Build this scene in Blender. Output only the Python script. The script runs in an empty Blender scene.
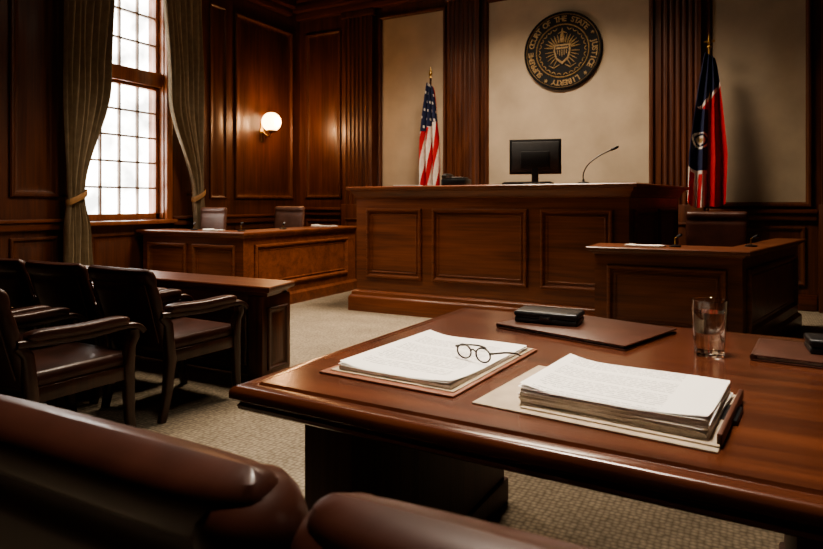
import bpy, bmesh, math, random
from mathutils import Vector, Matrix
random.seed(7)
sc = bpy.context.scene

# ------------------------------------------------------------------ materials
def new_mat(name):
    m = bpy.data.materials.new(name); m.use_nodes = True
    nt = m.node_tree
    return m, nt, nt.nodes['Principled BSDF']

def wood(name, c1, c2, axis=2, rough=0.33, coat=0.25, fine=55):
    m, nt, p = new_mat(name)
    tc = nt.nodes.new('ShaderNodeTexCoord')
    def noise(sa, so, scale, detail, dist):
        mp = nt.nodes.new('ShaderNodeMapping')
        s = [so, so, so]; s[axis] = sa
        mp.inputs['Scale'].default_value = s
        nt.links.new(tc.outputs['Object'], mp.inputs['Vector'])
        n = nt.nodes.new('ShaderNodeTexNoise')
        n.inputs['Scale'].default_value = scale; n.inputs['Detail'].default_value = detail
        n.inputs['Distortion'].default_value = dist
        nt.links.new(mp.outputs['Vector'], n.inputs['Vector'])
        return n
    a = noise(0.5, 5.0, 1.6, 6, 1.2)
    b = noise(1.2, fine, 1.0, 4, 0.2)
    mx = nt.nodes.new('ShaderNodeMix'); mx.data_type = 'FLOAT'
    mx.inputs[0].default_value = 0.4
    nt.links.new(a.outputs['Fac'], mx.inputs[2]); nt.links.new(b.outputs['Fac'], mx.inputs[3])
    r = nt.nodes.new('ShaderNodeValToRGB')
    r.color_ramp.elements[0].position = 0.36; r.color_ramp.elements[0].color = (*c2, 1)
    r.color_ramp.elements[1].position = 0.64; r.color_ramp.elements[1].color = (*c1, 1)
    nt.links.new(mx.outputs[0], r.inputs['Fac'])
    nt.links.new(r.outputs['Color'], p.inputs['Base Color'])
    p.inputs['Roughness'].default_value = rough
    p.inputs['Coat Weight'].default_value = coat
    p.inputs['Coat Roughness'].default_value = 0.2
    bp = nt.nodes.new('ShaderNodeBump'); bp.inputs['Strength'].default_value = 0.06
    bp.inputs['Distance'].default_value = 0.01
    nt.links.new(b.outputs['Fac'], bp.inputs['Height'])
    nt.links.new(bp.outputs['Normal'], p.inputs['Normal'])
    return m

def simple(name, col, rough=0.5, metal=0.0, var=0.12, scale=20, bump=0.0, bscale=200, btype='noise', coat=0.0, dist=.004):
    m, nt, p = new_mat(name)
    tc = nt.nodes.new('ShaderNodeTexCoord')
    n = nt.nodes.new('ShaderNodeTexNoise'); n.inputs['Scale'].default_value = scale
    n.inputs['Detail'].default_value = 5
    nt.links.new(tc.outputs['Object'], n.inputs['Vector'])
    r = nt.nodes.new('ShaderNodeValToRGB')
    r.color_ramp.elements[0].position = 0.3; r.color_ramp.elements[1].position = 0.7
    r.color_ramp.elements[0].color = (*[c * (1 - var) for c in col], 1)
    r.color_ramp.elements[1].color = (*[min(1, c * (1 + var)) for c in col], 1)
    nt.links.new(n.outputs['Fac'], r.inputs['Fac'])
    nt.links.new(r.outputs['Color'], p.inputs['Base Color'])
    p.inputs['Roughness'].default_value = rough; p.inputs['Metallic'].default_value = metal
    p.inputs['Coat Weight'].default_value = coat
    if bump > 0:
        if btype == 'voronoi':
            t = nt.nodes.new('ShaderNodeTexVoronoi'); out = t.outputs['Distance']
        else:
            t = nt.nodes.new('ShaderNodeTexNoise'); out = t.outputs['Fac']
        t.inputs['Scale'].default_value = bscale
        nt.links.new(tc.outputs['Object'], t.inputs['Vector'])
        bp = nt.nodes.new('ShaderNodeBump'); bp.inputs['Strength'].default_value = bump
        bp.inputs['Distance'].default_value = dist
        nt.links.new(out, bp.inputs['Height']); nt.links.new(bp.outputs['Normal'], p.inputs['Normal'])
    return m

W1, W2 = (0.165, 0.052, 0.022), (0.062, 0.018, 0.008)
WOOD_Z = wood('mahogany_vertical', W1, W2, 2)
WOOD_X = wood('mahogany_horizontal', W1, W2, 0)
WOOD_Y = wood('mahogany_depth', W1, W2, 1)
WALLW = wood('wall_mahogany', (0.130, 0.043, 0.0185), (0.052, 0.0165, 0.008), 2, 0.40, 0.12)
BENCH = wood('bench_mahogany', (0.240, 0.079, 0.033), (0.110, 0.034, 0.014), 0, 0.38, 0.18)
TABLE = wood('table_mahogany', (0.130, 0.041, 0.019), (0.048, 0.0145, 0.008), 0, 0.25, 0.45, 40)
PEDW = wood('pedestal_mahogany', (0.085, 0.028, 0.013), (0.036, 0.012, 0.006), 2, 0.6, 0.0)
DARKW = wood('dark_walnut', (0.06, 0.019, 0.010), (0.025, 0.009, 0.005), 2, 0.3, 0.3)
PLASTER = simple('cream_plaster', (0.44, 0.36, 0.265), 0.85, var=0.12, scale=2.2, bump=0.2, bscale=60)
LEATHER = simple('oxblood_leather', (0.058, 0.0195, 0.0125), 0.38, var=0.3, scale=9, bump=0.15, bscale=500, btype='noise', coat=0.08, dist=.001)
LEATHERL = simple('taupe_leather', (0.15, 0.072, 0.05), 0.42, var=0.2, scale=7, bump=0.12, bscale=500, dist=.001)
LEATHERB = simple('brown_folder_leather', (0.075, 0.029, 0.018), 0.4, var=0.2, scale=12, bump=0.12, bscale=600, dist=.001)
CURT = simple('curtain_fabric', (0.36, 0.295, 0.205), 0.9, var=0.15, scale=14, bump=0.3, bscale=300)
TIE = simple('curtain_tie_fabric', (0.34, 0.19, 0.08), 0.7)
BLACK = simple('black_plastic', (0.012, 0.012, 0.013), 0.35)
SCREEN = simple('monitor_back_plastic', (0.035, 0.036, 0.038), 0.45)
GOLD = simple('aged_brass', (0.42, 0.27, 0.10), 0.35, metal=1.0)
BRONZE = simple('dark_bronze', (0.008, 0.009, 0.011), 0.85, metal=0.0, var=.3)
SEALG = simple('seal_gold', (0.30, 0.20, 0.085), 0.6, metal=0.0, var=.35, scale=30)
RED = simple('flag_red', (0.42, 0.014, 0.022), 0.75)
WHITE = simple('flag_white', (0.66, 0.61, 0.54), 0.8)
NAVY = simple('flag_navy', (0.012, 0.018, 0.06), 0.8)
PAPER = simple('paper', (0.86, 0.83, 0.78), 0.8, var=0.03)
PAPERE = simple('paper_edge', (0.72, 0.68, 0.61), 0.85, var=0.12, scale=60)
MANILA = simple('manila_board', (0.42, 0.34, 0.25), 0.75)
BROWNBOARD = simple('brown_board', (0.22, 0.085, 0.048), 0.5)
CEILM = simple('ceiling_plaster', (0.16, 0.12, 0.09), 0.9)
STEEL = simple('dark_steel', (0.08, 0.08, 0.085), 0.3, metal=0.9)

def text_paper():
    m, nt, p = new_mat('printed_paper')
    tc = nt.nodes.new('ShaderNodeTexCoord')
    sep = nt.nodes.new('ShaderNodeSeparateXYZ'); nt.links.new(tc.outputs['Object'], sep.inputs[0])
    def M(op, a, b=None):
        n = nt.nodes.new('ShaderNodeMath'); n.operation = op
        for i, x in enumerate([a, b]):
            if x is None: continue
            if isinstance(x, (int, float)): n.inputs[i].default_value = x
            else: nt.links.new(x, n.inputs[i])
        return n.outputs[0]
    s = M('SINE', M('MULTIPLY', sep.outputs['Y'], 480.0))
    line = M('GREATER_THAN', s, 0.2)
    mp = nt.nodes.new('ShaderNodeMapping'); mp.inputs['Scale'].default_value = (140, 76, 1)
    nt.links.new(tc.outputs['Object'], mp.inputs['Vector'])
    nz = nt.nodes.new('ShaderNodeTexNoise'); nz.inputs['Scale'].default_value = 1.0; nz.inputs['Detail'].default_value = 1
    nt.links.new(mp.outputs['Vector'], nz.inputs['Vector'])
    word = M('GREATER_THAN', nz.outputs['Fac'], 0.43)
    mx_ = M('LESS_THAN', M('ABSOLUTE', sep.outputs['X']), 0.135)
    my_ = M('LESS_THAN', M('ABSOLUTE', sep.outputs['Y']), 0.185)
    par = M('GREATER_THAN', M('SINE', M('MULTIPLY', sep.outputs['Y'], 62.0)), -0.86)
    f = M('MULTIPLY', M('MULTIPLY', line, word), M('MULTIPLY', mx_, my_))
    f = M('MULTIPLY', M('MULTIPLY', f, par), 0.5)
    mix = nt.nodes.new('ShaderNodeMix'); mix.data_type = 'RGBA'
    mix.inputs[6].default_value = (0.86, 0.83, 0.78, 1); mix.inputs[7].default_value = (0.12, 0.12, 0.12, 1)
    nt.links.new(f, mix.inputs[0]); nt.links.new(mix.outputs[2], p.inputs['Base Color'])
    p.inputs['Roughness'].default_value = 0.8
    return m
TEXTP = text_paper()

def carpet_mat():
    m, nt, p = new_mat('carpet_weave')
    tc = nt.nodes.new('ShaderNodeTexCoord')
    v = nt.nodes.new('ShaderNodeTexVoronoi'); v.inputs['Scale'].default_value = 44
    v.inputs['Randomness'].default_value = 0.4
    n = nt.nodes.new('ShaderNodeTexNoise'); n.inputs['Scale'].default_value = 3; n.inputs['Detail'].default_value = 6
    nt.links.new(tc.outputs['Object'], v.inputs['Vector']); nt.links.new(tc.outputs['Object'], n.inputs['Vector'])
    r = nt.nodes.new('ShaderNodeValToRGB')
    r.color_ramp.elements[0].position = 0.1; r.color_ramp.elements[0].color = (0.44, 0.375, 0.28, 1)
    r.color_ramp.elements[1].position = 0.75; r.color_ramp.elements[1].color = (0.19, 0.158, 0.115, 1)
    nt.links.new(v.outputs['Distance'], r.inputs['Fac'])
    r2 = nt.nodes.new('ShaderNodeValToRGB')
    r2.color_ramp.elements[0].position = 0.3; r2.color_ramp.elements[0].color = (0.75, 0.75, 0.75, 1)
    r2.color_ramp.elements[1].position = 0.7; r2.color_ramp.elements[1].color = (1, 1, 1, 1)
    nt.links.new(n.outputs['Fac'], r2.inputs['Fac'])
    mix = nt.nodes.new('ShaderNodeMix'); mix.data_type = 'RGBA'; mix.blend_type = 'MULTIPLY'
    mix.inputs[0].default_value = 1
    nt.links.new(r.outputs['Color'], mix.inputs[6]); nt.links.new(r2.outputs['Color'], mix.inputs[7])
    nt.links.new(mix.outputs[2], p.inputs['Base Color'])
    p.inputs['Roughness'].default_value = 0.95
    bp = nt.nodes.new('ShaderNodeBump'); bp.invert = True; bp.inputs['Strength'].default_value = 0.5
    bp.inputs['Distance'].default_value = 0.007
    nt.links.new(v.outputs['Distance'], bp.inputs['Height']); nt.links.new(bp.outputs['Normal'], p.inputs['Normal'])
    return m
CARPET = carpet_mat()

def glass_mat(name, ior, rough=0.0):
    m, nt, p = new_mat(name)
    p.inputs['Transmission Weight'].default_value = 1.0
    p.inputs['IOR'].default_value = ior; p.inputs['Roughness'].default_value = rough
    p.inputs['Base Color'].default_value = (1, 1, 1, 1)
    return m
GLASS = glass_mat('clear_glass', 1.45); WATER = glass_mat('water', 1.33)

def pane_mat():
    m = bpy.data.materials.new('window_glass'); m.use_nodes = True
    nt = m.node_tree; nt.nodes.clear()
    o = nt.nodes.new('ShaderNodeOutputMaterial')
    t = nt.nodes.new('ShaderNodeBsdfTransparent'); g = nt.nodes.new('ShaderNodeBsdfGlossy')
    tc = nt.nodes.new('ShaderNodeTexCoord'); n = nt.nodes.new('ShaderNodeTexNoise')
    n.inputs['Scale'].default_value = 2.6; n.inputs['Detail'].default_value = 3
    nt.links.new(tc.outputs['Object'], n.inputs['Vector'])
    r = nt.nodes.new('ShaderNodeValToRGB')
    r.color_ramp.elements[0].position = 0.32; r.color_ramp.elements[0].color = (0.20, 0.205, 0.205, 1)
    r.color_ramp.elements[1].position = 0.66; r.color_ramp.elements[1].color = (0.80, 0.80, 0.79, 1)
    nt.links.new(n.outputs['Fac'], r.inputs['Fac']); nt.links.new(r.outputs['Color'], t.inputs['Color'])
    g.inputs['Roughness'].default_value = 0.05
    mx = nt.nodes.new('ShaderNodeMixShader'); mx.inputs[0].default_value = 0.05
    nt.links.new(t.outputs[0], mx.inputs[1]); nt.links.new(g.outputs[0], mx.inputs[2])
    nt.links.new(mx.outputs[0], o.inputs[0])
    return m
PANE = pane_mat()

def emis(name, col, s):
    m, nt, p = new_mat(name)
    p.inputs['Base Color'].default_value = (*col, 1)
    p.inputs['Emission Color'].default_value = (*col, 1)
    p.inputs['Emission Strength'].default_value = s
    return m
GLOBE = emis('lamp_globe_glow', (1.0, 0.66, 0.34), 10)
LIGHTP = emis('ceiling_lamp_diffuser', (1.0, 0.85, 0.66), 2)

# ------------------------------------------------------------------ builder
class B:
    def __init__(s, name):
        s.name = name; s.v = []; s.f = []; s.m = []; s.mats = []
    def mi(s, mat):
        if mat not in s.mats: s.mats.append(mat)
        return s.mats.index(mat)
    def add(s, vs, fs, mat, M=None):
        o = len(s.v)
        for v in vs:
            v = Vector(v)
            s.v.append(M @ v if M else v)
        for k, f in enumerate(fs):
            s.f.append([i + o for i in f])
            s.m.append(s.mi(mat[k] if isinstance(mat, list) else mat))
    def box(s, x0, y0, z0, x1, y1, z1, mat, bev=0.0, seg=2, M=None):
        bm = bmesh.new(); bmesh.ops.create_cube(bm, size=1)
        for v in bm.verts:
            v.co = Vector(((x0 + x1) / 2 + v.co.x * (x1 - x0), (y0 + y1) / 2 + v.co.y * (y1 - y0), (z0 + z1) / 2 + v.co.z * (z1 - z0)))
        if bev > 0:
            bmesh.ops.bevel(bm, geom=bm.edges[:], offset=bev, segments=seg, affect='EDGES', profile=0.5)
        bm.verts.index_update()
        s.add([v.co.copy() for v in bm.verts], [[v.index for v in f.verts] for f in bm.faces], mat, M)
        bm.free()
    def rings(s, rings, mat, cap0=True, cap1=True, closed=True, M=None):
        n = len(rings[0]); vs = [p for r in rings for p in r]; fs = []
        for i in range(len(rings) - 1):
            for j in range(n if closed else n - 1):
                k = (j + 1) % n
                fs.append([i * n + j, i * n + k, (i + 1) * n + k, (i + 1) * n + j])
        if cap0: fs.append(list(range(n))[::-1])
        if cap1: fs.append([(len(rings) - 1) * n + j for j in range(n)])
        s.add(vs, fs, mat, M)
    def lathe(s, prof, mat, c=(0, 0, 0), seg=32, axis='Z', cap0=True, cap1=True, M=None):
        R = []
        for r, z in prof:
            ring = []
            for j in range(seg):
                a = 2 * math.pi * j / seg
                p = (r * math.cos(a), r * math.sin(a), z)
                if axis == 'Y': p = (p[0], z, p[1])
                ring.append((p[0] + c[0], p[1] + c[1], p[2] + c[2]))
            R.append(ring)
        s.rings(R, mat, cap0, cap1, M=M)
    def tube(s, path, r, mat, seg=12, M=None):
        pts = [Vector(p) for p in path]; R = []
        rs = r if isinstance(r, (list, tuple)) else [r] * len(pts)
        prev = None
        for i, p in enumerate(pts):
            t = (pts[min(i + 1, len(pts) - 1)] - pts[max(i - 1, 0)]).normalized()
            if prev is None:
                u = Vector((0, 0, 1)) if abs(t.z) < 0.9 else Vector((1, 0, 0))
                a = t.cross(u).normalized()
            else:
                a = (prev - t * prev.dot(t)).normalized()
            prev = a; b_ = t.cross(a)
            R.append([p + (a * math.cos(2 * math.pi * j / seg) + b_ * math.sin(2 * math.pi * j / seg)) * rs[i] for j in range(seg)])
        s.rings(R, mat, M=M)
    def sweepx(s, path, hw, ht, mat, M=None):
        R = []; P = [Vector(p[:3]) for p in path]
        for i, p in enumerate(P):
            t = (P[min(i + 1, len(P) - 1)] - P[max(i - 1, 0)]).normalized()
            X = Vector((1, 0, 0)); N = t.cross(X).normalized()
            wm = path[i][3] if len(path[i]) > 3 else 1; hm = path[i][4] if len(path[i]) > 4 else 1
            ring = []
            for j in range(16):
                a = 2 * math.pi * j / 16
                c, sn = math.cos(a), math.sin(a)
                c = math.copysign(abs(c) ** 0.5, c); sn = math.copysign(abs(sn) ** 0.5, sn)
                ring.append(p + X * c * hw * wm + N * sn * ht * hm)
            R.append(ring)
        s.rings(R, mat, M=M)
    def loft(s, poly, prof, mat, M=None):
        s.rings([[(x, y, z) for x, y in offs(poly, i)] for i, z in prof], mat, M=M)
    def panel(s, O, X, N, w, h, mat, field=None, prof=None, k=1.0):
        O = Vector(O); X = Vector(X).normalized(); N = Vector(N).normalized(); Z = Vector((0, 0, 1))
        prof = prof or [(0, 0), (0, .018), (.010, .028), (.026, .028), (.040, .012), (.048, .005), (.052, .003), (.085, .003), (.115, .013)]
        R = []
        for t, o in prof:
            t *= k; o = o * k
            R.append([O + X * t + Z * t + N * o, O + X * (w - t) + Z * t + N * o, O + X * (w - t) + Z * (h - t) + N * o, O + X * t + Z * (h - t) + N * o])
        s.rings(R, mat, cap0=False, cap1=(field is None))
        if field is not None:
            s.add(R[-1], [[0, 1, 2, 3]], field)
    def fluted(s, O, X, N, w, z0, z1, n, d, mat):
        O = Vector(O); X = Vector(X).normalized(); N = Vector(N).normalized()
        m = w * 0.07; pitch = (w - 2 * m) / n; r = pitch * 0.38
        sec = [(0, 0), (0, d), (m, d)]
        for i in range(n):
            c = m + pitch * (i + 0.5)
            for k in range(7):
                a = math.pi * k / 6
                sec.append((c - r * math.cos(a), d - r * 0.8 * math.sin(a)))
        sec += [(w - m, d), (w, d), (w, 0)]
        R = [[O + X * a + N * b_ + Vector((0, 0, z)) for a, b_ in sec] for z in (z0, z1)]
        s.rings(R, mat)
    def finish(s, loc=(0, 0, 0), rotz=0.0, parent=None, smooth=35):
        me = bpy.data.meshes.new(s.name)
        me.from_pydata([tuple(v) for v in s.v], [], s.f)
        for m in s.mats: me.materials.append(m)
        me.polygons.foreach_set('material_index', s.m)
        me.polygons.foreach_set('use_smooth', [True] * len(s.f))
        me.update()
        bm = bmesh.new(); bm.from_mesh(me); bmesh.ops.recalc_face_normals(bm, faces=bm.faces[:]); bm.to_mesh(me); bm.free()
        me.set_sharp_from_angle(angle=math.radians(smooth))
        ob = bpy.data.objects.new(s.name, me); sc.collection.objects.link(ob)
        ob.location = loc; ob.rotation_euler = (0, 0, math.radians(rotz))
        if parent: ob.parent = parent
        return ob

def offs(poly, t):
    n = len(poly); out = []
    for i in range(n):
        p0, p1, p2 = Vector(poly[i - 1]), Vector(poly[i]), Vector(poly[(i + 1) % n])
        d1 = (p1 - p0).normalized(); d2 = (p2 - p1).normalized()
        n1 = Vector((-d1.y, d1.x)); n2 = Vector((-d2.y, d2.x))
        b_ = (n1 + n2); k = t / max(0.2, (1 + n1.dot(n2)))
        q = p1 + b_ * k
        out.append((q.x, q.y))
    return out

def smooth_path(pts, n=6):
    P = [Vector(p) for p in pts]; out = []
    for i in range(len(P) - 1):
        a = P[max(i - 1, 0)]; b_ = P[i]; c = P[i + 1]; d = P[min(i + 2, len(P) - 1)]
        for k in range(n):
            t = k / n
            out.append(0.5 * ((2 * b_) + (c - a) * t + (2 * a - 5 * b_ + 4 * c - d) * t * t + (3 * b_ - a - 3 * c + d) * t ** 3))
    out.append(P[-1]); return out

# ------------------------------------------------------------------ room
XL, XR, YB, YR, H = -6.56, 4.2, 8.3, -3.2, 4.7
b = B('floor'); b.box(XL - .3, YR - .3, -.1, XR + .3, YB + .3, 0, CARPET); b.finish()
b = B('ceiling'); b.box(XL - .3, YR - .3, H, XR + .3, YB + .3, H + .15, CEILM)
b.finish()
WY0, WY1, WZ0, WZ1 = 4.40, 5.54, 1.02, 4.35
b = B('wall_left')
b.box(XL - .3, YR, 0, XL, WY0, H, WALLW); b.box(XL - .3, WY1, 0, XL, YB, H, WALLW)
b.box(XL - .3, WY0, 0, XL, WY1, WZ0, WALLW); b.box(XL - .3, WY0, WZ1, XL, WY1, H, WALLW)
def lp(y0, y1, z0, z1, k=1.0): b.panel((XL, y0, z0), (0, 1, 0), (1, 0, 0), y1 - y0, z1 - z0, WALLW, k=k)
for (y0, y1) in [(6.78, 8.1), (3.62, 4.12), (2.2, 3.4), (0.7, 1.9), (-.8, .4), (-2.4, -1.1)]:
    lp(y0, y1, 1.28, 4.02, 1.25); lp(y0, y1, 0.28, 0.86)
lp(6.3, 6.62, 1.28, 4.02, .8); lp(6.2, 6.62, .28, .86, .8); lp(4.5, 5.45, .28, .86)
b.finish()
b = B('wall_back')
b.box(XL, YB, 0, XR, YB + .3, H, WALLW)
def bp_(x0, x1, z0, z1, k=1.0, field=None, prof=None): b.panel((x0, YB, z0), (1, 0, 0), (0, -1, 0), x1 - x0, z1 - z0, WALLW, field, prof, k)
bp_(-6.42, -5.72, 1.30, 4.02, 1.0)
pp = [(0, 0), (0, .03), (.012, .045), (.035, .045), (.05, .03), (.058, .012), (.06, .01)]
for x0, x1 in [(-5.0, -3.84), (-3.24, -.98), (-.38, .69), (1.5, 3.4)]:
    bp_(x0, x1, 1.17, 4.12, 1.0, PLASTER, pp)
for x0, x1 in [(-6.42, -5.72), (-4.95, -3.9), (-3.15, -2.2), (-2.05, -1.05), (-.35, .63), (1.5, 2.4), (2.5, 3.4)]:
    bp_(x0, x1, .28, .95)
for x0, x1 in [(-5.62, -5.08), (-3.80, -3.30), (-.93, -.44), (.78, 1.32)]:
    b.fluted((x0, YB, 0), (1, 0, 0), (0, -1, 0), x1 - x0, 1.2, 4.15, 6, .09, WALLW)
    b.box(x0 - .03, YB - .11, 0, x1 + .03, YB, 1.2, WALLW, .008)
    b.panel((x0 + .05, YB - .11, .3), (1, 0, 0), (0, -1, 0), x1 - x0 - .1, .68, WALLW, k=.8)
    b.box(x0 - .03, YB - .12, 4.15, x1 + .03, YB, 4.25, WALLW, .008)
b.finish()
b = B('wall_right'); b.box(XR, YR, 0, XR + .3, YB, H, WALLW)
for y0 in [-2.6, -1, .6, 2.2, 3.8, 5.4, 6.9]:
    b.panel((XR, y0 + 1.2, 1.28), (0, -1, 0), (-1, 0, 0), 1.2, 2.7, WALLW, k=1.2)
    b.panel((XR, y0 + 1.2, .28), (0, -1, 0), (-1, 0, 0), 1.2, .6, WALLW)
b.finish()
b = B('wall_rear'); b.box(XL, YR - .3, 0, XR, YR, H, WALLW)
for x0 in [-6.2, -4.6, -3, -1.4, .2, 1.8]:
    b.panel((x0 + 1.3, YR, 1.28), (-1, 0, 0), (0, 1, 0), 1.3, 2.7, WALLW, k=1.2)
b.finish()
b = B('trim_1')
for y0, y1 in [(YR, WY0 - .09), (WY1 + .09, YB)]:
    b.box(XL, y0, .93, XL + .05, y1, 1.01, WOOD_Y, .012); b.box(XL, y0, 1.01, XL + .08, y1, 1.05, WOOD_Y, .012)
b.finish()
b = B('trim_2')
xs = [(XL + .08, -5.66), (-5.04, -3.84), (-3.26, -.97), (-.4, .74), (1.36, XR)]
for x0, x1 in xs:
    b.box(x0, YB - .045, 1.02, x1, YB, 1.10, WOOD_X, .012); b.box(x0, YB - .075, 1.10, x1, YB, 1.15, WOOD_X, .012)
b.finish()
b = B('baseboard_left'); b.box(XL, YR, 0, XL + .035, YB, .18, WOOD_Y, .01); b.finish()
b = B('baseboard_back')
for x0, x1 in xs: b.box(x0, YB - .035, 0, x1, YB, .18, WOOD_X, .01)
b.finish()
b = B('baseboard_right'); b.box(XR - .035, YR, 0, XR, YB, .18, WOOD_Y, .01); b.finish()
b = B('trim_3')
for (a0, d) in [(4.25, .12), (4.36, .2), (4.5, .32)]:
    b.box(XL, YB - d, a0, XR, YB, a0 + .14 if a0 < 4.5 else H, WOOD_X, .02)
b.finish()
b = B('trim_4')
for (a0, d) in [(4.25, .12), (4.36, .2), (4.5, .32)]:
    b.box(XL, YR, a0, XL + d, YB - .33, a0 + .14 if a0 < 4.5 else H, WOOD_Y, .02)
b.finish()

# window
b = B('window_1')
cw = .09
FR = wood('window_frame_wood', (0.34, 0.12, 0.045), (0.18, 0.055, 0.02), 2, .35)
b.box(XL - .02, WY0 - cw, WZ0 - .02, XL + .05, WY0, WZ1 + .02, FR, .01); b.box(XL - .02, WY1, WZ0 - .02, XL + .05, WY1 + cw, WZ1 + .02, FR, .01)
b.box(XL - .02, WY0 - cw, WZ1, XL + .06, WY1 + cw, WZ1 + .12, FR, .01)
b.box(XL - .2, WY0 - cw - .03, WZ0 - .06, XL + .11, WY1 + cw + .03, WZ0 - .01, FR, .012)
xa, xb = XL - .16, XL - .09
b.box(xa, WY0, WZ0 - .01, xb, WY0 + .06, WZ1, FR, .006); b.box(xa, WY1 - .06, WZ0 - .01, xb, WY1, WZ1, FR, .006)
b.box(XL - .29, WY1 - .012, WZ0, XL - .01, WY1 - .001, WZ1, FR)
b.box(xa, WY0, WZ0 - .01, xb, WY1, WZ0 + .07, FR, .006); b.box(xa, WY0, WZ1 - .06, xb, WY1, WZ1, FR, .006)
b.box(xa - .02, WY0, 2.70, xb + .06, WY1, 2.88, FR, .012)
b.box(xa + .01, WY0 + .06, 2.66, xb + .015, WY1 - .06, 2.70, FR, .006)
MUN = wood('muntin_wood', (0.30, 0.20, 0.13), (0.18, 0.11, 0.07), 2, .5)
for k in range(1, 4):
    y = WY0 + .06 + (WY1 - WY0 - .12) * k / 4
    b.box(xa + .02, y - .011, WZ0 + .06, xb - .01, y + .011, WZ1 - .05, MUN)
for z in [1.09 + (2.68 - 1.09) * k / 5 for k in range(1, 5)] + [2.88 + (4.29 - 2.88) * k / 4 for k in range(1, 4)]:
    b.box(xa + .02, WY0 + .05, z - .011, xb - .01, WY1 - .05, z + .011, MUN)
b.add([(XL - .13, WY0 + .05, WZ0 + .05), (XL - .13, WY1 - .05, WZ0 + .05), (XL - .13, WY1 - .05, WZ1 - .05), (XL - .13, WY0 + .05, WZ1 - .05)], [[0, 1, 2, 3]], PANE)
b.finish()

# curtains
def lerp_tab(tab, z):
    for i in range(len(tab) - 1):
        z0, *a = tab[i]; z1, *c = tab[i + 1]
        if z0 >= z >= z1:
            t = (z0 - z) / (z0 - z1); t = t * t * (3 - 2 * t)
            return [p + (q - p) * t for p, q in zip(a, c)]
    return list(tab[-1][1:])
def curtain(tab, npl, ztie):
    b = B('curtain'); NU, NV = 110, 90; vs = []; fs = []
    for i in range(NV + 1):
        z = 4.24 - (4.24 - .03) * i / NV
        yc, w, am = lerp_tab(tab, z)
        for j in range(NU + 1):
            u = j / NU
            x = XL + .19 + am * math.sin(2 * math.pi * npl * (u + .03 * math.sin(5 * u))) + .012 * math.sin(9 * u + z * 2)
            vs.append((x, yc + (u - .5) * w + .008 * math.sin(20 * u + 3 * z), z))
    for i in range(NV):
        for j in range(NU):
            a = i * (NU + 1) + j
            fs.append([a, a + 1, a + NU + 2, a + NU + 1])
    b.add(vs, fs, CURT)
    yc, w, am = lerp_tab(tab, ztie)
    ring = []
    for k in range(24):
        a = 2 * math.pi * k / 24
        ring.append(((XL + .19) + (am + .03) * math.cos(a), yc + (w / 2 + .015) * math.sin(a)))
    R = []
    for dz, o in [(-.035, 0), (-.02, .01), (.02, .01), (.035, 0)]:
        R.append([(XL + .19 + (x - XL - .19) * (1 + o * 8), yc + (y - yc) * (1 + o * 4), ztie + dz + .1 * (y - yc) / max(w, .1)) for x, y in ring])
    b.rings(R, TIE, False, False)
    b.tube([(XL, yc, ztie + .02), (XL + .1, yc, ztie + .02)], .02, GOLD)
    b.finish()
curtain([(4.24, 4.42, .64, .045), (2.6, 4.35, .56, .05), (1.28, 4.22, .20, .035), (.9, 4.23, .30, .05), (0, 4.23, .38, .06)], 8, 1.28)
curtain([(4.24, 5.66, .66, .045), (2.6, 5.72, .56, .05), (1.32, 5.93, .18, .035), (.9, 5.97, .22, .04), (0, 6.0, .26, .045)], 8, 1.32)
b = B('curtain_rod'); b.tube([(XL + .19, 3.95, 4.27), (XL + .19, 6.3, 4.27)], .022, GOLD)
for y in (3.95, 6.3): b.lathe([(0.002, -.05), (.04, -.03), (.05, 0), (.04, .03), (.002, .05)], GOLD, (XL + .19, y, 4.27), 16, 'Y')
for y in (4.02, 6.24): b.box(XL + .1, y - .012, 4.25, XL + .22, y + .012, 4.275, GOLD, .003)
b.finish()

# sconce
b = B('wall_sconce')
sy, sz = 7.36, 2.46
b.lathe([(.002, 0), (.055, 0), (.06, .012), (.045, .025), (.002, .03)], GOLD, seg=24, M=Matrix.Translation((XL + .012, sy, sz - .14)) @ Matrix.Rotation(math.radians(90), 4, 'Y'))
b.box(XL + .01, sy - .04, sz - .30, XL + .03, sy + .04, sz + .02, GOLD, .008)
b.tube(smooth_path([(XL + .03, sy, sz - .14), (XL + .10, sy, sz - .20), (XL + .17, sy, sz - .21), (XL + .20, sy, sz - .15)]), .012, GOLD)
b.lathe([(.02, -.17), (.05, -.155), (.075, -.13), (.07, -.12)], GOLD, (XL + .20, sy, sz), 24)
b.lathe([(.001 + .145 * math.sin(math.pi * k / 16), -.145 * math.cos(math.pi * k / 16)) for k in range(17)], GLOBE, (XL + .20, sy, sz), 32)
b.finish()

# ------------------------------------------------------------------ judge bench
b = B('judge_bench')
poly = [(-3.90, 5.97), (-.92, 5.97), (-.64, 7.6), (-1.25, 7.6), (-1.45, 6.75), (-3.35, 6.75), (-3.35, 7.6), (-3.90, 7.6)]
b.loft(poly, [(-.07, 0), (-.07, .15), (-.055, .175), (-.045, .18), (-.04, .215), (-.02, .235), (0, .24), (0, 1.27), (-.015, 1.28), (-.02, 1.31), (-.045, 1.34), (-.05, 1.362), (-.085, 1.366), (-.09, 1.375), (-.09, 1.395), (-.082, 1.404)], BENCH)
BP = [(0, 0), (0, .018), (.010, .032), (.026, .032), (.040, .010), (.046, .002), (.058, .002), (.062, .010), (.072, .010), (.078, .003)]
for x0, x1 in [(-3.76, -3.06), (-2.93, -1.88), (-1.75, -1.06)]:
    b.panel((x0, 5.97, .38), (1, 0, 0), (0, -1, 0), x1 - x0, .78, BENCH, prof=BP)
sd = Vector((.28, 1.63, 0)).normalized(); sn = Vector((sd.y, -sd.x, 0))
for t in (.12, .88):
    o = Vector((-.92, 5.97, .38)) + sd * t
    b.panel(o, sd, sn, .66, .78, BENCH, prof=BP)
b.finish()

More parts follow.
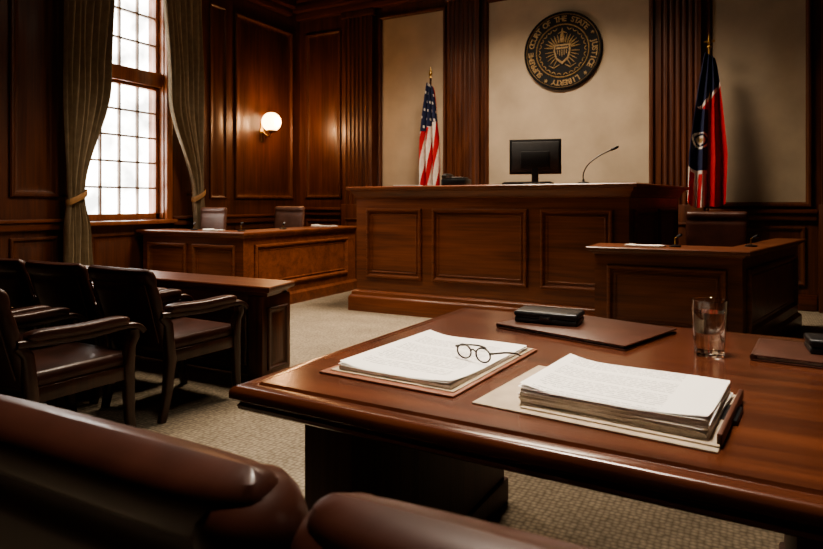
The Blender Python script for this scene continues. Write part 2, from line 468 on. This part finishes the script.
# left clerk counter
b = B('clerk_desk')
poly = [(-6.45, 5.13), (-4.83, 5.13), (-4.83, 7.36), (-5.22, 7.36), (-5.22, 5.42), (-6.45, 5.42)]
capz = [(-.03, 0), (-.03, .12), (0, .15), (0, .83), (-.02, .845), (-.025, .86), (-.055, .865), (-.06, .875), (-.06, .89), (-.052, .897)]
b.loft(poly, capz, BENCH)
for x0 in (-6.36, -5.6): b.panel((x0, 5.13, .25), (1, 0, 0), (0, -1, 0), .66, .5, BENCH, prof=BP)
b.panel((-4.83, 5.3, .25), (0, 1, 0), (1, 0, 0), 1.85, .5, BENCH, prof=BP)
b.finish()

# right witness desk
b = B('witness_desk')
poly = [(-1.07, 5.19), (0.0, 5.19), (.48, 7.2), (.34, 7.2), (-.03, 5.60), (-1.07, 5.60)]
b.loft(poly, [(i, z * .965) for i, z in capz], BENCH)
b.panel((-.97, 5.19, .22), (1, 0, 0), (0, -1, 0), .87, .5, BENCH, prof=BP)
sd = Vector((.48, 2.01, 0)).normalized(); sn = Vector((sd.y, -sd.x, 0))
b.panel(Vector((0, 5.19, .22)) + sd * .12, sd, sn, 1.8, .5, BENCH, prof=BP)
b.finish()

# bar table (left)
b = B('counsel_bar_table')
poly = [(-5.6, 3.13), (-2.73, 3.13), (-2.80, 3.46), (-5.6, 3.46)]
b.loft(poly, [(.03, .60), (.02, .625), (-.01, .635), (-.015, .645), (-.015, .662), (-.008, .67)], WOOD_X)
b.box(-5.5, 3.2, .05, -2.88, 3.4, .60, WOOD_X, .005)
b.box(-2.93, 3.15, 0, -2.80, 3.44, .60, WOOD_Z, .008)
b.box(-5.58, 3.15, 0, -5.45, 3.44, .60, WOOD_Z, .008)
for x0 in (-5.35, -4.5, -3.65): b.panel((x0, 3.2, .12), (1, 0, 0), (0, -1, 0), .68, .40, WOOD_X, k=.8)
b.panel((-2.80, 3.2, .1), (0, 1, 0), (1, 0, 0), .2, .42, WOOD_Z, k=.5)
b.finish()

# ------------------------------------------------------------------ main table
b = B('conference_table')
TL, TW = 1.66, 1.39
poly = [(0, 0), (TL, 0), (TL, TW), (0, TW)]
b.loft(poly, [(.05, .690), (.022, .692), (.016, .697), (.014, .706), (.020, .712), (.020, .716), (.006, .719), (0, .725), (0, .742), (.006, .752), (.014, .756), (.042, .7562), (.046, .753), (.052, .753), (.056, .76)], TABLE)
b.loft(offs(poly, .13), [(0, .655), (-.005, .66), (-.005, .67), (0, .675), (0, .692)], PEDW)
for x0, x1 in [(.09, .25), (1.23, 1.40)]:
    b.box(x0 - .015, .17, .0, x1 + .015, 1.27, .10, PEDW, .012)
    b.box(x0, .185, .10, x1, 1.255, .66, PEDW, .006)
b.finish(loc=(-1.150, 1.17, 0), rotz=-1.9)
TZ = .7602

# ------------------------------------------------------------------ papers etc.
def sheets(b, w, d, z, n, th, jit, top=TEXTP, ox=0, oy=0, curl=1.0):
    for i in range(n):
        a = math.radians(random.uniform(-jit, jit)); dx = random.uniform(-1, 1) * jit * .002; dy = random.uniform(-1, 1) * jit * .002
        M = Matrix.Translation((ox + dx, oy + dy, z + i * th)) @ Matrix.Rotation(a, 4, 'Z')
        b.box(-w / 2, -d / 2, 0, w / 2, d / 2, th * .96, PAPER if i % 3 else PAPERE, 0, M=M)
    N = 16; vs = []; fs = []
    zt = z + n * th
    for q in range(2):
        for i in range(N + 1):
            for j in range(N + 1):
                u, v = i / N, j / N
                lift = curl * (.012 * max(0, (.25 - u) / .25) ** 2 + .010 * max(0, (u + (1 - v) - 1.6) / .4) ** 2) * (1 if q else .45) + .0012 * math.sin(6 * u) * math.sin(5 * v) + .0015
                vs.append((ox + (u - .5) * w - .004 * (1 - q), oy + (v - .5) * d - .003 * (1 - q), zt + lift - .0012 * (1 - q)))
    K = (N + 1) ** 2
    for q in range(2):
        for i in range(N):
            for j in range(N):
                a = q * K + i * (N + 1) + j; fs.append([a, a + 1, a + N + 2, a + N + 1])
    b.add(vs, fs, top)
b = B('document_stack')
b.box(-.205, -.28, 0, .205, .275, .006, BROWNBOARD, .002); b.box(-.185, -.258, .006, .195, .262, .009, MANILA, .001)
sheets(b, .345, .485, .0095, 4, .0026, .9, ox=.012, oy=-.005)
b.finish(loc=(-.785, 1.625, TZ), rotz=-4)
b = B('document_stack')
b.box(-.26, -.20, 0, .25, .19, .004, MANILA, .0015); b.box(-.15, -.180, .004, .25, .185, .008, MANILA, .0015)
sheets(b, .385, .325, .009, 13, .0026, 1.6, ox=.035, oy=0)
b.box(.244, -.17, .004, .254, .17, .028, LEATHERB, .003)
b.box(.205, -.02, .0, .262, .09, .011, BLACK, .003)
b.finish(loc=(-.268, 1.490, TZ), rotz=-6)

# reading glasses
b = B('reading_glasses')
FRM = simple('gunmetal_frame', (0.05, 0.045, 0.04), .3, metal=.9)
for cx in (-.034, .034):
    pts = [(cx + .025 * math.cos(2 * math.pi * k / 28), 0, .022 + .019 * math.sin(2 * math.pi * k / 28)) for k in range(29)]
    b.tube(pts, .0024, FRM, 8)
b.tube(smooth_path([(-.009, 0, .027), (0, -.003, .033), (.009, 0, .027)]), .0022, FRM, 8)
for s_ in (-1, 1):
    b.tube(smooth_path([(s_ * .059, 0, .03), (s_ * .067, .004, .031), (s_ * .068, .05, .026), (s_ * .066, .10, .016), (s_ * .062, .13, .004)]), .0026, FRM, 8)
    b.tube([(s_ * .058, 0, .030), (s_ * .067, .003, .031)], .003, FRM, 8)
b.finish(loc=(-.655, 1.59, TZ + .0235), rotz=-18)

b = B('leather_folder')
b.box(-.25, -.19, 0, .25, .19, .006, LEATHERB, .003); b.box(-.235, -.178, .006, .235, .178, .012, PAPERE, .001)
b.box(-.25, -.19, .012, .25, .19, .018, LEATHERB, .003); b.tube([(-.25, -.187, .009), (-.25, .187, .009)], .009, LEATHERB, 12)
b.finish(loc=(-.50, 2.265, TZ), rotz=-18)
b = B('black_case')
b.box(-.115, -.065, 0, .115, .065, .019, BLACK, .006, 3); b.box(-.118, -.067, .021, .118, .067, .042, BLACK, .009, 3)
b.box(-.11, -.06, .016, .11, .06, .024, STEEL, .001); b.box(-.02, -.071, .012, .02, -.063, .027, STEEL, .002)
b.finish(loc=(-.635, 2.28, TZ + .0195), rotz=2)
b = B('leather_folder')
b.box(-.21, -.13, 0, .21, .13, .006, LEATHERB, .003); b.box(-.2, -.122, .006, .2, .122, .014, PAPERE, .001)
b.box(-.21, -.13, .014, .21, .13, .020, LEATHERB, .003); b.tube([(-.21, -.127, .01), (-.21, .127, .01)], .01, LEATHERB, 12)
b.finish(loc=(.25, 2.17, TZ), rotz=-6)
b = B('black_case')
b.box(-.10, -.055, 0, .10, .055, .018, BLACK, .005, 3); b.box(-.102, -.057, .020, .102, .057, .042, BLACK, .008, 3)
b.box(-.095, -.05, .015, .095, .05, .023, STEEL, .001)
b.finish(loc=(.27, 2.20, TZ + .0215), rotz=4)

b = B('water_glass')
GH = .168
b.lathe([(.001, 0), (.039, 0), (.042, .003), (.0490, GH - .001), (.0482, GH), (.0472, GH - .001), (.0405, .014), (.038, .012), (.001, .012)], GLASS, seg=48, cap0=False, cap1=False)
b.lathe([(.001, .0124), (.0375, .0124), (.0402, .0145), (.0452, .132), (.001, .132)], WATER, seg=48, cap0=False, cap1=False)
b.finish(loc=(-.089, 2.075, TZ))

# ------------------------------------------------------------------ leather chairs
def back_rings(w, z0, z1, th, roll, rec, y0, bow=.03, side=.9):
    n = 40; R = []; N = 48
    for i in range(N + 1):
        t = i / N; z = z0 + (z1 - z0) * t
        zz = z1 - z
        hw = w / 2 * (side + (1 - side) * min(1, t * 1.6))
        h = th
        if zz < roll * 2:
            q = (zz - roll) / roll
            full = th * .75 + roll * .42
            if q < 0: h = full * math.sqrt(max(0.0, 1 - q * q)) + .001
            else: h = th * .78 + (full - th * .78) * math.sqrt(max(0, 1 - q * q))
        elif zz < roll * 2 + .018: h = th * .78
        else: h = th * (.78 + .22 * min(1, (zz - roll * 2 - .018) / .03))
        e = 1.0
        if zz < roll: e = 1 - (roll * .6 / hw) * (1 - math.sqrt(max(0, 1 - ((roll - zz) / roll) ** 2)))
        if t < .06: h *= .6 + .4 * t / .06
        ring = []
        for j in range(n):
            a = 2 * math.pi * j / n; c, s_ = math.cos(a), math.sin(a)
            c = math.copysign(abs(c) ** .42, c); s_ = math.copysign(abs(s_) ** .62, s_)
            x = hw * e * c
            y = y0 - rec * t + h * s_ + bow * (x / (w / 2)) ** 2
            ring.append((x, y, z))
        R.append(ring)
    return R

def armchair(name, loc, rotz, w=.58, d=.52, top=.86, seat=.44, arm=.59, roll=.045, th=.04, rec=.15, bow=.02, wings=False):
    b = B(name)
    hw = w / 2
    b.box(-hw + .04, .02, seat - .12, hw - .04, d - .01, seat - .055, DARKW, .008)
    b.box(-hw + .03, .01, seat - .075, hw - .03, d + .012, seat + .015, LEATHER, .038, 6)
    b.tube([(-hw + .06, d + .010, seat - .055), (hw - .06, d + .010, seat - .055)], .006, LEATHER, 8)
    b.rings(back_rings(w - .02, seat - .06, top, th, roll, rec, -.0, bow), LEATHER)
    for s_ in (-1, 1):
        x = s_ * (hw * .86)
        P = []
        for k in range(9):
            t = .12 + .70 * k / 8; z = seat - .06 + (top - seat + .06) * t
            P.append((x * (.9 + .1 * min(1, t * 1.6)), -rec * t - th * .97 + bow * .7, z))
        b.tube(P, .0045, LEATHER, 8)
        if wings:
            P = []; rs = []
            for k in range(25):
                t = .08 + .905 * k / 24; z = seat - .06 + (top - seat + .06) * t
                P.append((s_ * (hw - .050) * (.9 + .1 * min(1, t * 1.6)), -rec * t, z))
                e = min(1, (24 - k) / 3.2)
                rs.append(.062 * math.sqrt(max(0, 1 - (1 - e) ** 2)) + .002)
            b.tube(P, rs, LEATHER, 24)
    for s_ in (-1, 1):
        x = s_ * (hw - .03)
        b.sweepx([(x, -.045, 0, .7, .7), (x, -.01, .15, .85, .85), (x, 0.01, seat - .1), (x, -.01, seat + .1, 1, .9), (x, -.05, arm + .0, .9, .8)], .028, .030, DARKW)
        b.sweepx([(x, d + .0, 0, .7, .7), (x, d - .02, .12, .8, .8), (x, d - .03, seat - .06), (x, d - .02, seat + .05, .9, .9), (x, d + .005, arm - .06, .85, .85), (x, d + .0, arm - .02, .9, .9)], .028, .030, DARKW)
        b.sweepx([(p.x, p.y, p.z, 1, 1) for p in smooth_path([(x, -.06, arm + .01), (x, .10, arm + .0), (x, .30, arm - .005), (x, d - .05, arm + .005), (x, d + .02, arm - .01), (x, d + .05, arm - .04)], 4)], .032, .018, DARKW)
        P = smooth_path([(x, -.02, arm + .032), (x, .06, arm + .034), (x, .24, arm + .028), (x, d - .10, arm + .034), (x, d - .03, arm + .026)], 5)
        n = len(P)
        b.sweepx([(p.x, p.y, p.z, *( [max(.25, math.sqrt(max(0, 1 - ((abs(i - (n - 1) / 2) / ((n - 1) / 2)) ** 6))))] * 2)) for i, p in enumerate(P)], .038, .026, LEATHER)
        b.box(x - .014, .02, seat - .12, x + .014, d - .03, seat - .05, DARKW, .004)
    b.finish(loc=loc, rotz=rotz)
armchair('leather_armchair', (-3.10, 2.44, 0), -3)
armchair('leather_armchair', (-3.74, 2.46, 0), 0)
armchair('leather_armchair', (-4.38, 2.46, 0), 2)
armchair('leather_armchair', (-3.06, 1.64, 0), -2)
armchair('leather_armchair', (-3.72, 1.64, 0), 0)
armchair('leather_armchair', (-4.38, 1.64, 0), 0)
# near chairs at the conference table
armchair('leather_armchair', (-.780, .62, 0), 0, w=.68, d=.42, top=.93, seat=.44, arm=.52, roll=.045, th=.05, rec=.10, bow=.0, wings=True)
armchair('leather_armchair', (-.065, .62, 0), 0, w=.68, d=.42, top=.925, seat=.44, arm=.52, roll=.045, th=.05, rec=.10, bow=.0, wings=True)

def swivel(name, loc, rotz, w, top, lea):
    b = B(name); seat = .50
    b.box(-w / 2 + .02, -.22, seat - .05, w / 2 - .02, .20, seat + .05, lea, .04, 4)
    R = back_rings(w, seat + .02, top, .035, .035, .04, -.20, .02)
    b.rings(R, lea)
    b.tube([(0, 0, .10), (0, 0, seat - .04)], .03, STEEL, 16)
    for k in range(5):
        a = 2 * math.pi * k / 5 + .3
        b.tube([(.02 * math.cos(a), .02 * math.sin(a), .11), (.2 * math.cos(a), .2 * math.sin(a), .06)], [.025, .015], STEEL, 10)
        b.lathe([(.003, -.02), (.027, -.018), (.027, .018), (.003, .02)], BLACK, (.2 * math.cos(a), .2 * math.sin(a), .028), 14, 'Y')
    for s_ in (-1, 1):
        x = s_ * (w / 2 - .01)
        b.sweepx([(p.x, p.y, p.z) for p in smooth_path([(x, -.16, seat - .02), (x, -.16, seat + .16), (x, -.12, seat + .2), (x, .12, seat + .2), (x, .15, seat + .15), (x, .13, seat - .02)], 4)], .022, .014, DARKW)
    b.finish(loc=loc, rotz=rotz)
swivel('office_chair', (-6.07, 5.68, 0), 178, .46, 1.165, LEATHERL)
swivel('office_chair', (-5.58, 6.60, 0), 176, .54, 1.175, LEATHERL)
swivel('office_chair', (-.24, 6.10, 0), 172, .52, 1.145, LEATHER)

# ------------------------------------------------------------------ bench items
BZ = 1.405
b = B('computer_monitor')
b.box(-.27, -.02, .12, .27, .012, .49, BLACK, .008); b.box(-.245, -.034, .145, .245, -.018, .465, SCREEN, .010)
b.box(-.15, -.055, .18, .15, -.03, .36, BLACK, .012); b.box(-.035, -.05, .02, .035, -.02, .28, BLACK, .008)
b.box(-.14, -.10, 0, .14, .08, .018, BLACK, .007)
b.add([(-.25, .0125, .14), (.25, .0125, .14), (.25, .0125, .46), (-.25, .0125, .46)], [[0, 1, 2, 3]], SCREEN)
b.finish(loc=(-1.94, 6.42, BZ), rotz=14)
b = B('computer_keyboard')
b.box(-.25, -.07, 0, .25, .07, .022, BLACK, .005)
for i in range(16):
    for j in range(4): b.box(-.235 + i * .0295, -.058 + j * .03, .022, -.21 + i * .0295, -.034 + j * .03, .029, SCREEN)
b.finish(loc=(-1.92, 6.10, BZ), rotz=4)
b = B('desk_telephone')
b.box(-.14, -.09, 0, .14, .09, .07, BLACK, .014); b.box(-.13, -.085, .07, .13, .02, .085, SCREEN, .005)
b.sweepx([(p.x, p.y, p.z) for p in smooth_path([(-.10, -.10, .09), (-.10, -.05, .11), (-.10, .05, .11), (-.10, .10, .09)], 4)], .025, .018, BLACK)
for i in range(4):
    for j in range(3): b.box(-.03 + j * .04, -.07 + i * .025, .085, -.005 + j * .04, -.053 + i * .025, .090, WHITE)
b.finish(loc=(-2.68, 6.03, BZ), rotz=0)
def mic(loc, rotz, s=1.0):
    b = B('gooseneck_microphone')
    b.lathe([(.001, 0), (.06, 0), (.06, .012), (.05, .02), (.012, .028), (.012, .05)], BLACK, seg=28)
    P = smooth_path([(0, 0, .03), (.0, 0, .11 * s), (.05 * s, 0, .20 * s), (.15 * s, 0, .28 * s), (.27 * s, 0, .34 * s)], 7)
    b.tube(P, .006, BLACK, 10)
    d = (P[-1] - P[-2]).normalized(); e = P[-1]
    b.tube([e - d * .01, e, e + d * .06, e + d * .075], [.006, .013, .014, .005], BLACK, 14)
    b.finish(loc=loc, rotz=rotz)
mic((-1.39, 6.22, BZ), 22)
b = B('document_pad'); b.box(-.15, -.1, 0, .15, .1, .006, BLACK, .002); b.box(-.14, -.09, .006, .14, .09, .014, PAPER)
b.finish(loc=(-3.3, 6.1, BZ), rotz=4)

# items on side desks
DZ = .8985
b = B('paper_pad'); sheets(b, .3, .22, 0, 5, .003, 2, PAPER); b.finish(loc=(-5.03, 6.9, DZ), rotz=10)
b = B('paper_pad'); sheets(b, .2, .16, 0, 3, .003, 2, PAPER); b.finish(loc=(-5.42, 5.27, DZ), rotz=-5)
def stand_mic(loc, h):
    b = B('desk_microphone')
    b.lathe([(.001, 0), (.045, 0), (.045, .01), (.012, .018)], BLACK, seg=20)
    b.tube([(0, 0, .015), (0, 0, h), (.03, -.02, h + .02)], .006, GOLD, 8)
    b.tube([(.02, -.013, h + .012), (.05, -.035, h + .03)], [.013, .012], BLACK, 10)
    b.finish(loc=loc)
stand_mic((-5.02, 5.3, DZ), .07); stand_mic((-5.75, 5.28, DZ), .06); stand_mic((-5.0, 6.0, DZ), .05)
DZ2 = .8665
stand_mic((-.48, 5.42, DZ2), .07); stand_mic((.06, 5.75, DZ2), .06)
b = B('paper_pad'); sheets(b, .28, .17, 0, 3, .003, 2, PAPER, curl=.3); b.finish(loc=(-.70, 5.36, DZ2), rotz=-8)

# ------------------------------------------------------------------ flags
def flag(loc, kind, lean=0):
    b = B('flag_on_pole')
    top = 3.02
    b.lathe([(.001, 0), (.15, 0), (.15, .02), (.12, .045), (.05, .06), (.03, .10), (.02, .12)], GOLD, seg=32)
    b.tube([(0, 0, .05), (lean, 0, top)], .014, GOLD if kind == 'state' else DARKW, 12)
    b.lathe([(.004, top - .01), (.028, top), (.022, top + .02), (.008, top + .03), (.03, top + .06), (.012, top + .12), (.001, top + .17)], GOLD, (lean, 0, 0), 16)
    if kind == 'state':
        b.tube([(lean - .06, 0, top + .07), (lean + .06, 0, top + .07)], .012, GOLD, 8)
    NU, NV = 96, 128; vs = []; fs = []; ms = []
    z0 = top - .06; L = 1.62 if kind == 'usa' else 1.82
    for i in range(NV + 1):
        v = i / NV
        for j in range(NU + 1):
            u = j / NU
            wd = (.08 + .25 * min(1, v * 1.8) ** .7) if kind == 'usa' else (.10 + .30 * min(1, v * 1.5) ** .75)
            x = (u - .42) * wd + lean * (1 - v * .4) + (.0 if kind == 'usa' else -.05 * v)
            y = -.03 - .038 * (1 + .6 * v) * math.sin(u * 2 * math.pi * 3 + v * 1.5 + .8 * math.sin(v * 4)) - .02 * v
            z = z0 - L * v * (1 - .10 * abs(u - .5)) - .12 * (1 - v) * u * .6 - .03 * math.sin(u * 9) * v
            vs.append((x, y, z))
    for i in range(NV):
        for j in range(NU):
            a = i * (NU + 1) + j; fs.append([a, a + 1, a + NU + 2, a + NU + 1])
            u = (j + .5) / NU; v = (i + .5) / NV
            if kind == 'usa':
                if v < .46 - .16 * u and u < .9:
                    m = NAVY
                    if (i % 10 < 3) and ((j + (i // 10) * 7) % 14 < 4): m = WHITE
                else:
                    m = RED if int((u + .45 * v) * 8.5) % 2 == 0 else WHITE
            else:
                m = RED
                if v < .37 - .20 * u: m = NAVY
                elif v < .40 - .20 * u: m = WHITE
                if u < .52 and .36 < v < .78:
                    m = NAVY
                    if u > .47 or v > .76: m = WHITE
                if u < .45 and v >= .78 and int((u + .1 * v) * 9) % 2 == 0: m = WHITE
                r = math.hypot((u - .27) * .40, (v - .56) * 1.82)
                if r < .100: m = WHITE
                if r < .078: m = NAVY
                if r < .056: m = WHITE
                if r < .030: m = SEALG
            ms.append(m)
    b.add(vs, fs, ms)
    b.finish(loc=loc)
flag((-3.97, 8.02, 0), 'usa')
flag((-.36, 7.95, 0), 'state', .02)

# ------------------------------------------------------------------ seal
b = B('court_seal')
def ring_(r0, r1, y0, y1, mat):
    b.lathe([(r0, y0), (r0, y1), ((r0 + r1) / 2, y1 - .008), (r1, y1), (r1, y0)], mat, seg=72, axis='Y', cap0=False, cap1=False)
SR = .52
b.lathe([(.001, 0), (SR - .01, 0), (SR - .01, -.028), (.001, -.028)], BRONZE, seg=72, axis='Y', cap0=False, cap1=False)
ring_(SR - .018, SR, 0, -.045, BRONZE); ring_(SR - .036, SR - .026, -.02, -.036, SEALG); ring_(SR - .176, SR - .160, -.02, -.036, SEALG)
def glyph(ch, size, cx, cz, ang, mat, dep=.006):
    c = bpy.data.curves.new('tmp', 'FONT'); c.body = ch; c.size = size; c.extrude = dep; c.offset = .0025; c.align_x = 'CENTER'; c.align_y = 'CENTER'
    o = bpy.data.objects.new('tmp', c); sc.collection.objects.link(o)
    bpy.context.view_layer.update()
    me = o.evaluated_get(bpy.context.evaluated_depsgraph_get()).to_mesh()
    M = Matrix.Translation((cx, -.032, cz)) @ Matrix.Rotation(-ang, 4, 'Y') @ Matrix.Rotation(math.pi / 2, 4, 'X')
    b.add([v.co.copy() for v in me.vertices], [list(p.vertices) for p in me.polygons], mat, M)
    o.to_mesh_clear(); bpy.data.objects.remove(o); bpy.data.curves.remove(c)
txt = "SUPREME COURT OF THE STATE * JUSTICE * LIBERTY * "
for i, ch in enumerate(txt):
    if ch == ' ': continue
    a = math.pi / 2 + math.pi * .75 - 2 * math.pi * i / len(txt)
    glyph(ch, .10, (SR - .096) * math.cos(a), (SR - .096) * math.sin(a), a - math.pi / 2, SEALG)
K = 1.22
def plate(pts, y0, y1, mat):
    b.rings([[(x * K, y, z * K) for x, z in pts] for y in (y0, y1)], mat)
def tb(P, r, seg=8): b.tube([(x * K, y, z * K) for x, y, z in P], r, SEALG, seg)
plate([(-.09, .07), (.09, .07), (.095, 0), (.07, -.09), (0, -.15), (-.07, -.09), (-.095, 0)], -.028, -.044, SEALG)
plate([(-.072, .05), (.072, .05), (.075, 0), (.055, -.075), (0, -.12), (-.055, -.075), (-.075, 0)], -.044, -.048, BRONZE)
for k in range(-2, 3): b.box(k * .030 - .006, -.053, -.08 + abs(k) * .018, k * .030 + .006, -.048, .01, SEALG)
b.box(-.08, -.053, .022, .08, -.048, .045, SEALG)
for s_ in (-1, 1):
    for k in range(7):
        a = math.radians(5 + k * 13); r0, r1 = .10, .20 - .008 * k
        x0, z0_ = s_ * r0 * math.cos(a), .03 + r0 * math.sin(a) * .6; x1, z1_ = s_ * r1 * math.cos(a), .03 + r1 * math.sin(a)
        tb([(x0, -.034, z0_), ((x0 + x1) / 2, -.038, (z0_ + z1_) / 2), (x1, -.032, z1_)], [.009, .011, .003])
    for k in range(5):
        a = math.radians(-60 + k * 14); r0, r1 = .10, .19
        tb([(s_ * r0 * math.cos(a), -.034, r0 * math.sin(a)), (s_ * (r0 + r1) / 2 * math.cos(a), -.038, (r0 + r1) / 2 * math.sin(a)), (s_ * r1 * math.cos(a), -.032, r1 * math.sin(a))], [.005, .008, .003])
    for k in range(12):
        a = math.radians(-82 + k * 14); cx, cz = s_ * .240 * math.cos(a), -.005 + .240 * math.sin(a)
        for q in (-1, 1):
            dx, dz = math.cos(a + q * .9), math.sin(a + q * .9)
            tb([(cx, -.033, cz), (cx + s_ * dx * .018, -.036, cz + dz * .018), (cx + s_ * dx * .036, -.032, cz + dz * .036)], [.004, .009, .002], 6)
b.lathe([(.001, 0), (.035, -.005), (.03, -.02), (.001, -.026)], SEALG, (0, -.028, .145), 20, 'Y', False, False)
tb([(0, -.035, .15), (0, -.036, .20), (0, -.033, .25)], [.026, .016, .004])
tb([(-.05, -.035, .19), (0, -.036, .21), (.05, -.033, .19)], [.005, .01, .005])
for s_ in (-1, 1):
    tb([(s_ * .03, -.033, -.15), (s_ * .09, -.036, -.185), (s_ * .15, -.033, -.15)], [.006, .010, .004])
b.finish(loc=(-2.125, YB - .012, 3.255))

# ------------------------------------------------------------------ lights
def fixture(x, y, sx, sy_, watts, col=(1, .81, .61), spread=180, z=H - .16):
    b = B('ceiling_light')
    b.box(-sx / 2 - .05, -sy_ / 2 - .05, .02, sx / 2 + .05, sy_ / 2 + .05, .155, GOLD, .01)
    b.box(-sx / 2, -sy_ / 2, .005, sx / 2, sy_ / 2, .03, LIGHTP, .004)
    o = b.finish(loc=(x, y, z))
    l = bpy.data.lights.new('ceiling_light_lamp', 'AREA'); l.shape = 'RECTANGLE'; l.size = sx; l.size_y = sy_
    l.energy = watts; l.color = col; l.spread = math.radians(spread)
    lo = bpy.data.objects.new('lamp', l); sc.collection.objects.link(lo); lo.location = (0, 0, -.02); lo.parent = o
fixture(-2.4, 6.0, 1.6, .9, 190, spread=135)
fixture(-3.9, 3.9, .9, .9, 52, spread=100)
fixture(-.55, 1.55, .8, .6, 38, (1, .87, .72), spread=62)  # unseen fixture over the table, added to brighten the paper stacks
pl = bpy.data.lights.new('sconce_bulb', 'POINT'); pl.energy = 45; pl.color = (1, .54, .25); pl.shadow_soft_size = .08
po = bpy.data.objects.new('sconce_bulb_light', pl); sc.collection.objects.link(po); po.location = (XL + .40, 7.36, 2.46)

# window portal + world
pt = bpy.data.lights.new('window_portal', 'AREA'); pt.shape = 'RECTANGLE'; pt.size = 3.3; pt.size_y = 1.1
pt.cycles.is_portal = True
pto = bpy.data.objects.new('window_portal_light', pt); sc.collection.objects.link(pto)
pto.location = (XL - .28, (WY0 + WY1) / 2, (WZ0 + WZ1) / 2); pto.rotation_euler = (0, math.radians(-90), 0)
w = bpy.data.worlds.new('overcast_sky'); sc.world = w; w.use_nodes = True
bg = w.node_tree.nodes['Background']; bg.inputs['Color'].default_value = (1.0, 0.95, 0.88, 1); bg.inputs['Strength'].default_value = 20

# ------------------------------------------------------------------ camera
cam = bpy.data.cameras.new('camera'); co = bpy.data.objects.new('camera', cam); sc.collection.objects.link(co)
co.location = (0, 0, 1.22); co.rotation_euler = (math.radians(90), 0, math.radians(28.1))
cam.sensor_width = 36; cam.lens = 27.12; cam.shift_y = -0.0869; cam.clip_start = .03
cam.dof.use_dof = True; cam.dof.focus_distance = 2.6; cam.dof.aperture_fstop = 6.3
sc.camera = co
try: sc.view_settings.look = 'AgX - Medium High Contrast'
except Exception as e: print(e)
